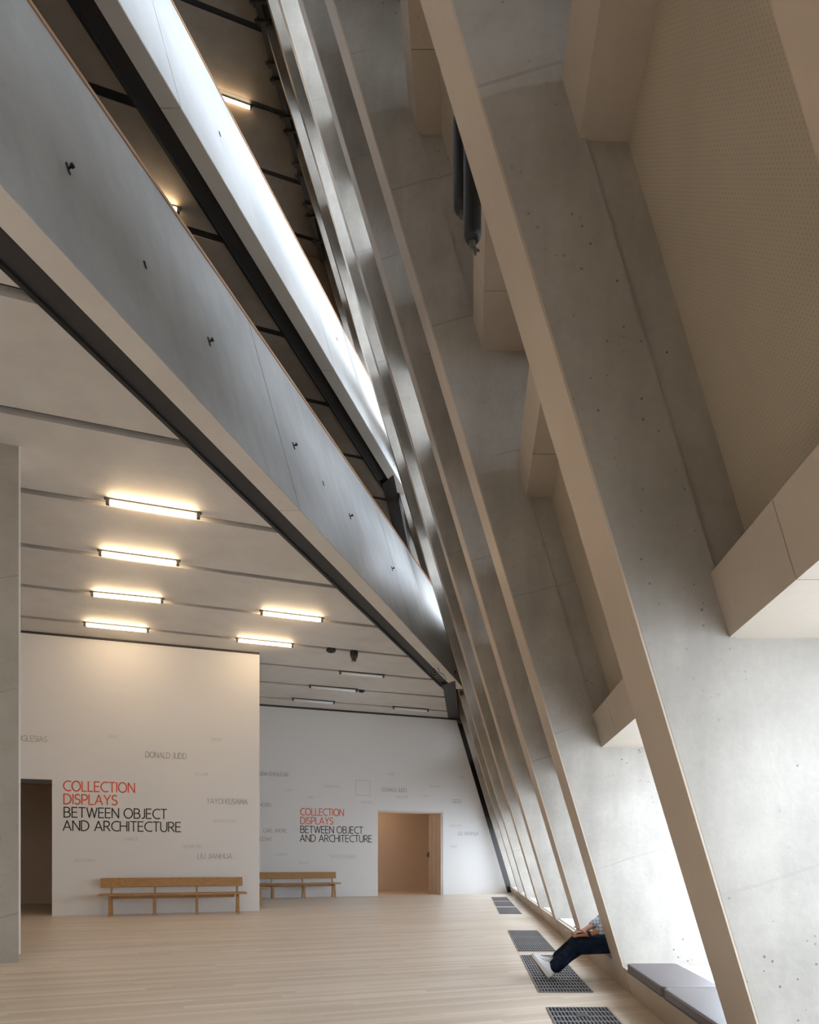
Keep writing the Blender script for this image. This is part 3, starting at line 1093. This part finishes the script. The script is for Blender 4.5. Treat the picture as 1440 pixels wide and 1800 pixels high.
for txt, xl, xr, yb, cap, m_ in (
        ('IGLESIAS', 37.0, 82.5, 1302.3, 9.6, 'grey'), ('LIGHT', 190.6, 208, 1297.2, 5.2, 'grey2'),
        ('DONALD JUDD', 256, 328, 1331.2, 10.0, 'grey'), ('ORDER', 370.8, 389, 1302, 5.0, 'grey2'),
        ('VOLUME', 342.5, 366.8, 1363, 5.2, 'grey2'), ('YAYOI KUSAMA', 363.8, 435, 1412.5, 9.4, 'grey'),
        ('INTERACTION', 375.4, 413, 1445.6, 5.0, 'grey2'), ('CHANCE', 216.8, 242, 1477.2, 5.2, 'grey2'),
        ('GEOMETRIC', 321, 354.6, 1490, 4.8, 'grey2'), ('LIU JIANHUA', 347.6, 408, 1509.2, 8.8, 'grey'),
        ('INDUSTRIAL', 131.6, 168.4, 1515, 5.2, 'grey2')):
    lettering(txt, xl, xr, yb, cap, *NWA, m_, wn_, 0.10)
for txt, xl, xr, yb, cap, m_ in (
        ('RAOUDA CHOUCAIR', 441, 507, 1362.6, 6.6, 'grey'), ('LIGHT', 502.5, 515.5, 1390, 3.6, 'grey2'),
        ('HORN', 456.5, 476, 1417.8, 6.6, 'grey'), ('INTERACTION', 570.8, 596, 1383.6, 3.6, 'grey2'),
        ('ORDER', 540, 551, 1403, 3.6, 'grey2'), ('INDUSTRIAL', 635, 656, 1411.6, 3.6, 'grey2'),
        ('ORGANIC', 680.3, 694.6, 1362.4, 3.6, 'grey2'), ('DONALD JUDD', 671.3, 714.6, 1391.0, 6.6, 'grey'),
        ('INDUSTRIAL', 698.4, 718, 1402.4, 3.6, 'grey2'), ('LIGHT', 744.5, 755, 1401, 3.6, 'grey2'),
        ('GEOMETRIC', 755.5, 773.5, 1384, 3.6, 'grey2'), ('ORDER', 806.5, 817, 1368, 3.6, 'grey2'),
        ('GEGO', 795.5, 811, 1411.4, 6.4, 'grey'), ('VOLUME', 840.8, 852, 1438.6, 3.4, 'grey2'),
        ('INTERACTION', 792, 811, 1453, 3.4, 'grey2'), ('LIU JIANHUA', 805.5, 841, 1468, 6.2, 'grey'),
        ('CHANCE', 791.5, 804, 1489.6, 3.4, 'grey2'), ('CARL ANDRE', 463, 503.8, 1463, 6.6, 'grey'),
        ('IGLESIAS', 451, 478, 1477.8, 6.6, 'grey'), ('GEOMETRIC', 485.5, 505, 1503.6, 3.4, 'grey2'),
        ('BALANCE', 526.5, 544, 1518.8, 3.4, 'grey2'), ('YAYOI KUSAMA', 579.3, 625.8, 1508.6, 6.0, 'grey2')):
    lettering(txt, xl, xr, yb, cap, *FWA, m_, wf, 0.10)
# thin square access hatch outline in the far wall
ua, za = wall_u(625.5, 1398, *FWA)
ub, zb = wall_u(651, 1372, *FWA)
mb = MB()
for (a0, a1, c0, c1) in ((ua, ub, za, za + 0.014), (ua, ub, zb - 0.014, zb), (ua, ua + 0.014, za, zb), (ub - 0.014, ub, za, zb)):
    mb.box(FW_P, UD, UN, ZA, a0, a1, -0.003, 0.0, c0, c1)
mb.build('hatch_outline', 'grey2', wf)

# ------------------------------------------------------------------ the seated person
def skin_mat():
    return plain('skin', (0.52, 0.24, 0.15), 0.5)


M['skin'] = skin_mat()
jm, nt, b_ = new_mat('dark_denim')
pos = N(nt, 'ShaderNodeNewGeometry').outputs['Position']
nz = noise(nt, pos, 14.0, 4, 0.6)
nt.links.new(mix_c(nt, ramp(nt, nz, 0.35, 0.7), (0.006, 0.010, 0.022), (0.016, 0.030, 0.062)), b_.inputs['Base Color'])
b_.inputs['Roughness'].default_value = 0.85
b_.inputs['Specular IOR Level'].default_value = 0.15
M['denim'] = jm
sm_, nt, b_ = new_mat('checked_shirt')
pos = N(nt, 'ShaderNodeNewGeometry').outputs['Position']
sv = N(nt, 'ShaderNodeSeparateXYZ')
nt.links.new(pos, sv.inputs[0])
ch1 = math_n(nt, 'LESS_THAN', math_n(nt, 'FRACT', math_n(nt, 'MULTIPLY', sv.outputs['X'], 28.0)), 0.3)
ch2 = math_n(nt, 'LESS_THAN', math_n(nt, 'FRACT', math_n(nt, 'MULTIPLY', sv.outputs['Z'], 28.0)), 0.3)
nt.links.new(mix_c(nt, math_n(nt, 'MULTIPLY', math_n(nt, 'ADD', ch1, ch2), 0.5), (0.62, 0.66, 0.72), (0.16, 0.20, 0.28)), b_.inputs['Base Color'])
b_.inputs['Roughness'].default_value = 0.85
M['shirt'] = sm_
M['shoe'] = plain('white_canvas', (0.84, 0.85, 0.85), 0.7)
M['sole'] = plain('pale_rubber_sole', (0.66, 0.62, 0.55), 0.6)
M['tread'] = plain('brown_rubber_tread', (0.22, 0.16, 0.12), 0.7)
M['hair'] = plain('dark_hair', (0.035, 0.022, 0.014), 0.6)
M['phone'] = plain('white_phone', (0.75, 0.75, 0.76), 0.3)
M['eye'] = plain('eye', (0.75, 0.74, 0.72), 0.2)


def blob(mb, c, rx, ry, rz, n=14, k=9):
    c = Vector(c)
    v, f = [], []
    for i in range(k + 1):
        a = -math.pi / 2 + math.pi * i / k
        for j in range(n):
            u = 2 * math.pi * j / n
            v.append(c + Vector((rx * math.cos(a) * math.cos(u), ry * math.cos(a) * math.sin(u), rz * math.sin(a))))
    for i in range(k):
        for j in range(n):
            f.append((i * n + j, i * n + (j + 1) % n, (i + 1) * n + (j + 1) % n, (i + 1) * n + j))
    mb.add(v, f)


def limb(mb, pts, rads, n=14):
    """tapered limb with rounded joints, sampled densely so it stays a closed overlap of shapes"""
    pts = [Vector(p) for p in pts]
    for (a, b, ra, rb) in zip(pts[:-1], pts[1:], rads[:-1], rads[1:]):
        L = (b - a).length
        m = max(2, int(L / (min(ra, rb) * 0.35)))
        for i in range(m + 1):
            t = i / m
            r = ra + (rb - ra) * t
            c = a + (b - a) * t
            blob(mb, c, r, r, r, 10, 6)


def fused(name, mb, voxel, mat, parent, smooth=4):
    o = mb.build(name + '_raw', mat, None)
    md = o.modifiers.new('r', 'REMESH')
    md.mode = 'VOXEL'
    md.voxel_size = voxel
    md.use_smooth_shade = True
    sm = o.modifiers.new('s', 'SMOOTH')
    sm.iterations = smooth
    sm.factor = 0.5
    dg = bpy.context.evaluated_depsgraph_get()
    me = bpy.data.meshes.new_from_object(o.evaluated_get(dg))
    bpy.data.objects.remove(o, do_unlink=True)
    org = parent_origin(parent) if parent else Vector((0, 0, 0))
    for v in me.vertices:
        v.co -= org
    for p in me.polygons:
        p.use_smooth = True
    me.materials.clear()
    me.materials.append(M[mat])
    me.name = name
    return link(bpy.data.objects.new(name, me), parent)


HZ = 0.385
hipL, kneeL, ankL = (2.09, 6.69, HZ), (1.655, 6.69, 0.345), (1.405, 6.745, 0.125)
hipR, kneeR, ankR = (2.09, 6.91, HZ), (1.72, 6.92, 0.38), (1.485, 6.945, 0.165)
shL, elL, wrL = (2.19, 6.61, 0.82), (1.945, 6.60, 0.555), (1.745, 6.655, 0.462)
shR, elR, wrR = (2.19, 6.99, 0.82), (1.965, 7.02, 0.565), (1.75, 6.87, 0.475)
body = MB()
limb(body, [hipL, kneeL, ankL], [0.078, 0.055, 0.038])
limb(body, [hipR, kneeR, ankR], [0.078, 0.055, 0.038])
limb(body, [(2.12, 6.80, HZ + 0.02), (2.17, 6.80, 0.58), (2.22, 6.80, 0.76), (2.24, 6.80, 0.86)], [0.125, 0.115, 0.125, 0.07])
limb(body, [(2.20, 6.66, 0.80), (2.20, 6.94, 0.80)], [0.075, 0.075])
limb(body, [(2.24, 6.80, 0.86), (2.225, 6.80, 0.98)], [0.055, 0.052])
blob(body, (2.225, 6.80, 1.085), 0.098, 0.076, 0.115)
blob(body, (2.175, 6.80, 1.025), 0.055, 0.052, 0.05)          # jaw
blob(body, (2.120, 6.80, 1.065), 0.022, 0.013, 0.022)         # nose
blob(body, (2.125, 6.80, 1.028), 0.012, 0.024, 0.008)         # lips
for sg in (-1, 1):
    blob(body, (2.235, 6.80 + sg * 0.078, 1.07), 0.020, 0.009, 0.032)
for sh_, el_, wr_, sg in ((shL, elL, wrL, 1), (shR, elR, wrR, -1)):
    limb(body, [sh_, el_, wr_], [0.048, 0.038, 0.026])
    w_ = Vector(wr_)
    kn = w_ + Vector((-0.085, 0.035 * sg, -0.012))            # knuckles
    side = Vector((0.10, 0.0, 0.99)).cross((kn - w_).normalized()).normalized()
    for q in (-0.026, -0.009, 0.009, 0.026):
        limb(body, [w_ + side * q * 0.5, kn + side * q], [0.017, 0.0125])
    for q, ln in ((-0.027, 0.85), (-0.009, 1.0), (0.009, 0.95), (0.027, 0.75)):
        a = kn + side * q
        b = a + Vector((-0.036, 0.016 * sg, -0.016)) * ln
        c = b + Vector((-0.012, 0.026 * sg, 0.004)) * ln
        d = c + Vector((0.006, 0.016 * sg, 0.016)) * ln
        limb(body, [a, b, c, d], [0.0105, 0.0095, 0.0088, 0.0078])
    tb = w_ + Vector((-0.03, 0.0, 0.018)) + side * (0.012 * sg)
    limb(body, [tb, tb + Vector((-0.032, 0.012 * sg, 0.022)), tb + Vector((-0.066, 0.02 * sg, 0.024))], [0.013, 0.0105, 0.0085])
person = fused('person', body, 0.0075, 'skin', None, 3)
tag(person, 'person in dark jeans and white sneakers sitting on the window ledge holding a phone', 'person')

tr_ = MB()
limb(tr_, [hipL, kneeL], [0.108, 0.088])
limb(tr_, [kneeL, (1.555, 6.712, 0.254), (1.448, 6.740, 0.148)], [0.086, 0.072, 0.074])
limb(tr_, [hipR, kneeR], [0.108, 0.084])
limb(tr_, [kneeR, (1.60, 6.935, 0.278), (1.525, 6.945, 0.205)], [0.082, 0.070, 0.072])
limb(tr_, [(2.13, 6.74, HZ + 0.02), (2.13, 6.86, HZ + 0.02)], [0.118, 0.118])
limb(tr_, [(2.135, 6.76, 0.46), (2.135, 6.84, 0.46)], [0.112, 0.112])
fused('trousers', tr_, 0.010, 'denim', person, 4)
st_ = MB()
limb(st_, [(2.15, 6.77, 0.50), (2.18, 6.76, 0.62), (2.22, 6.75, 0.76)], [0.135, 0.13, 0.135])
limb(st_, [(2.15, 6.83, 0.50), (2.18, 6.84, 0.62), (2.22, 6.85, 0.76)], [0.135, 0.13, 0.135])
limb(st_, [(2.20, 6.64, 0.81), (2.20, 6.96, 0.81)], [0.088, 0.088])
limb(st_, [(2.235, 6.80, 0.86), (2.235, 6.80, 0.90)], [0.075, 0.066])
for sh_, el_, wr_ in ((shL, elL, wrL), (shR, elR, wrR)):
    cuff = Vector(el_) + (Vector(wr_) - Vector(el_)) * 0.42
    limb(st_, [sh_, el_, cuff], [0.068, 0.058, 0.052])
fused('shirt', st_, 0.010, 'shirt', person, 3)
hr = MB()
blob(hr, (2.245, 6.80, 1.115), 0.095, 0.086, 0.098)
blob(hr, (2.26, 6.80, 1.07), 0.078, 0.080, 0.075)
fused('hair', hr, 0.010, 'hair', person, 3)
for sg in (-1, 1):
    mb = MB()
    blob(mb, (2.137, 6.80 + sg * 0.030, 1.083), 0.010, 0.012, 0.008)
    mb.build('eye', 'eye', person, True)
# wrist strap
mb = MB()
wv = (Vector(wrL) - Vector(elL)).normalized()
wc = Vector(wrL) - wv * 0.012
mb.tube([wc - wv * 0.014, wc + wv * 0.014], 0.0315, 14)
mb.build('wrist_strap', 'black', person)


def shoe(heel, T, parent):
    T = Vector(T).normalized()
    Yx = Vector((0, 1, 0))
    Nn = Yx.cross(T).normalized()
    if Nn.z < 0:
        Nn = -Nn
    heel = Vector(heel)
    prof = [(0.0, 0.026, 0.062), (0.02, 0.036, 0.095), (0.06, 0.040, 0.112), (0.105, 0.041, 0.102), (0.15, 0.044, 0.080),
            (0.20, 0.047, 0.052), (0.24, 0.046, 0.045), (0.27, 0.036, 0.038), (0.285, 0.018, 0.028)]
    sec = [(-1, 0.0), (-1.0, 0.35), (-0.82, 0.75), (-0.4, 1.0), (0.4, 1.0), (0.82, 0.75), (1.0, 0.35), (1, 0.0)]
    v, f = [], []
    n = len(sec)
    for t_, w, h in prof:
        for a, b in sec:
            v.append(heel + T * t_ + Yx * (a * w) + Nn * (0.022 + b * (h - 0.01)))
    for i in range(len(prof) - 1):
        for j in range(n):
            f.append((i * n + j, i * n + (j + 1) % n, (i + 1) * n + (j + 1) % n, (i + 1) * n + j))
    f += [tuple(range(n)), tuple(range(len(v) - n, len(v)))]
    mb = MB()
    mb.add(v, f)
    s_ = mb.build('sneaker', 'shoe', parent, True)
    for nm, h0, h1, g, mt in (('sole', 0.006, 0.026, 0.004, 'sole'), ('tread', 0.0, 0.0059, 0.002, 'tread')):
        out = [(t_, w + g) for t_, w, h in prof]
        ring = [(t_, -w) for t_, w in out] + [(t_, w) for t_, w in reversed(out)]
        m = len(ring)
        vv = [heel + T * a + Yx * b + Nn * h for h in (h0, h1) for a, b in ring]
        ff = [tuple(range(m)), tuple(range(m, 2 * m))] + [(i, (i + 1) % m, m + (i + 1) % m, m + i) for i in range(m)]
        mb = MB()
        mb.add(vv, ff)
        mb.build(nm, mt, s_)
    for k in range(5):
        t_ = 0.105 + 0.019 * k
        h = 0.104 - 0.008 * k
        mb = MB()
        mb.tube([heel + T * t_ - Yx * 0.028 + Nn * (h - 0.004), heel + T * (t_ + 0.004) + Nn * (h + 0.014 - 0.001 * k), heel + T * t_ + Yx * 0.028 + Nn * (h - 0.004)], 0.004, 6)
        mb.build('lace', 'sole', s_, True)


shoe((1.365, 6.745, 0.017), (-0.60, 0.0, 0.80), person)
shoe((1.455, 6.95, 0.03), (-0.75, 0.0, 0.66), person)

# the phone in the hands
ph = empty('phone', (1.60, 6.745, 0.478))
tag(ph, 'thin white phone held in the hands of the seated person', 'phone')
mb = MB()
pn = Vector((0.42, 0.0, 0.90)).normalized()
pl = YA.cross(pn).normalized()
if pl.x > 0:
    pl = -pl
pc = Vector((1.60, 6.745, 0.478))
mb.box(pc, pl, YA, pn, -0.065, 0.065, -0.034, 0.034, -0.004, 0.004)
mb.build('case', 'phone', ph)
mb = MB()
mb.box(pc, pl, YA, pn, -0.058, 0.058, -0.030, 0.030, 0.0041, 0.0048)
mb.build('screen', 'black', ph)
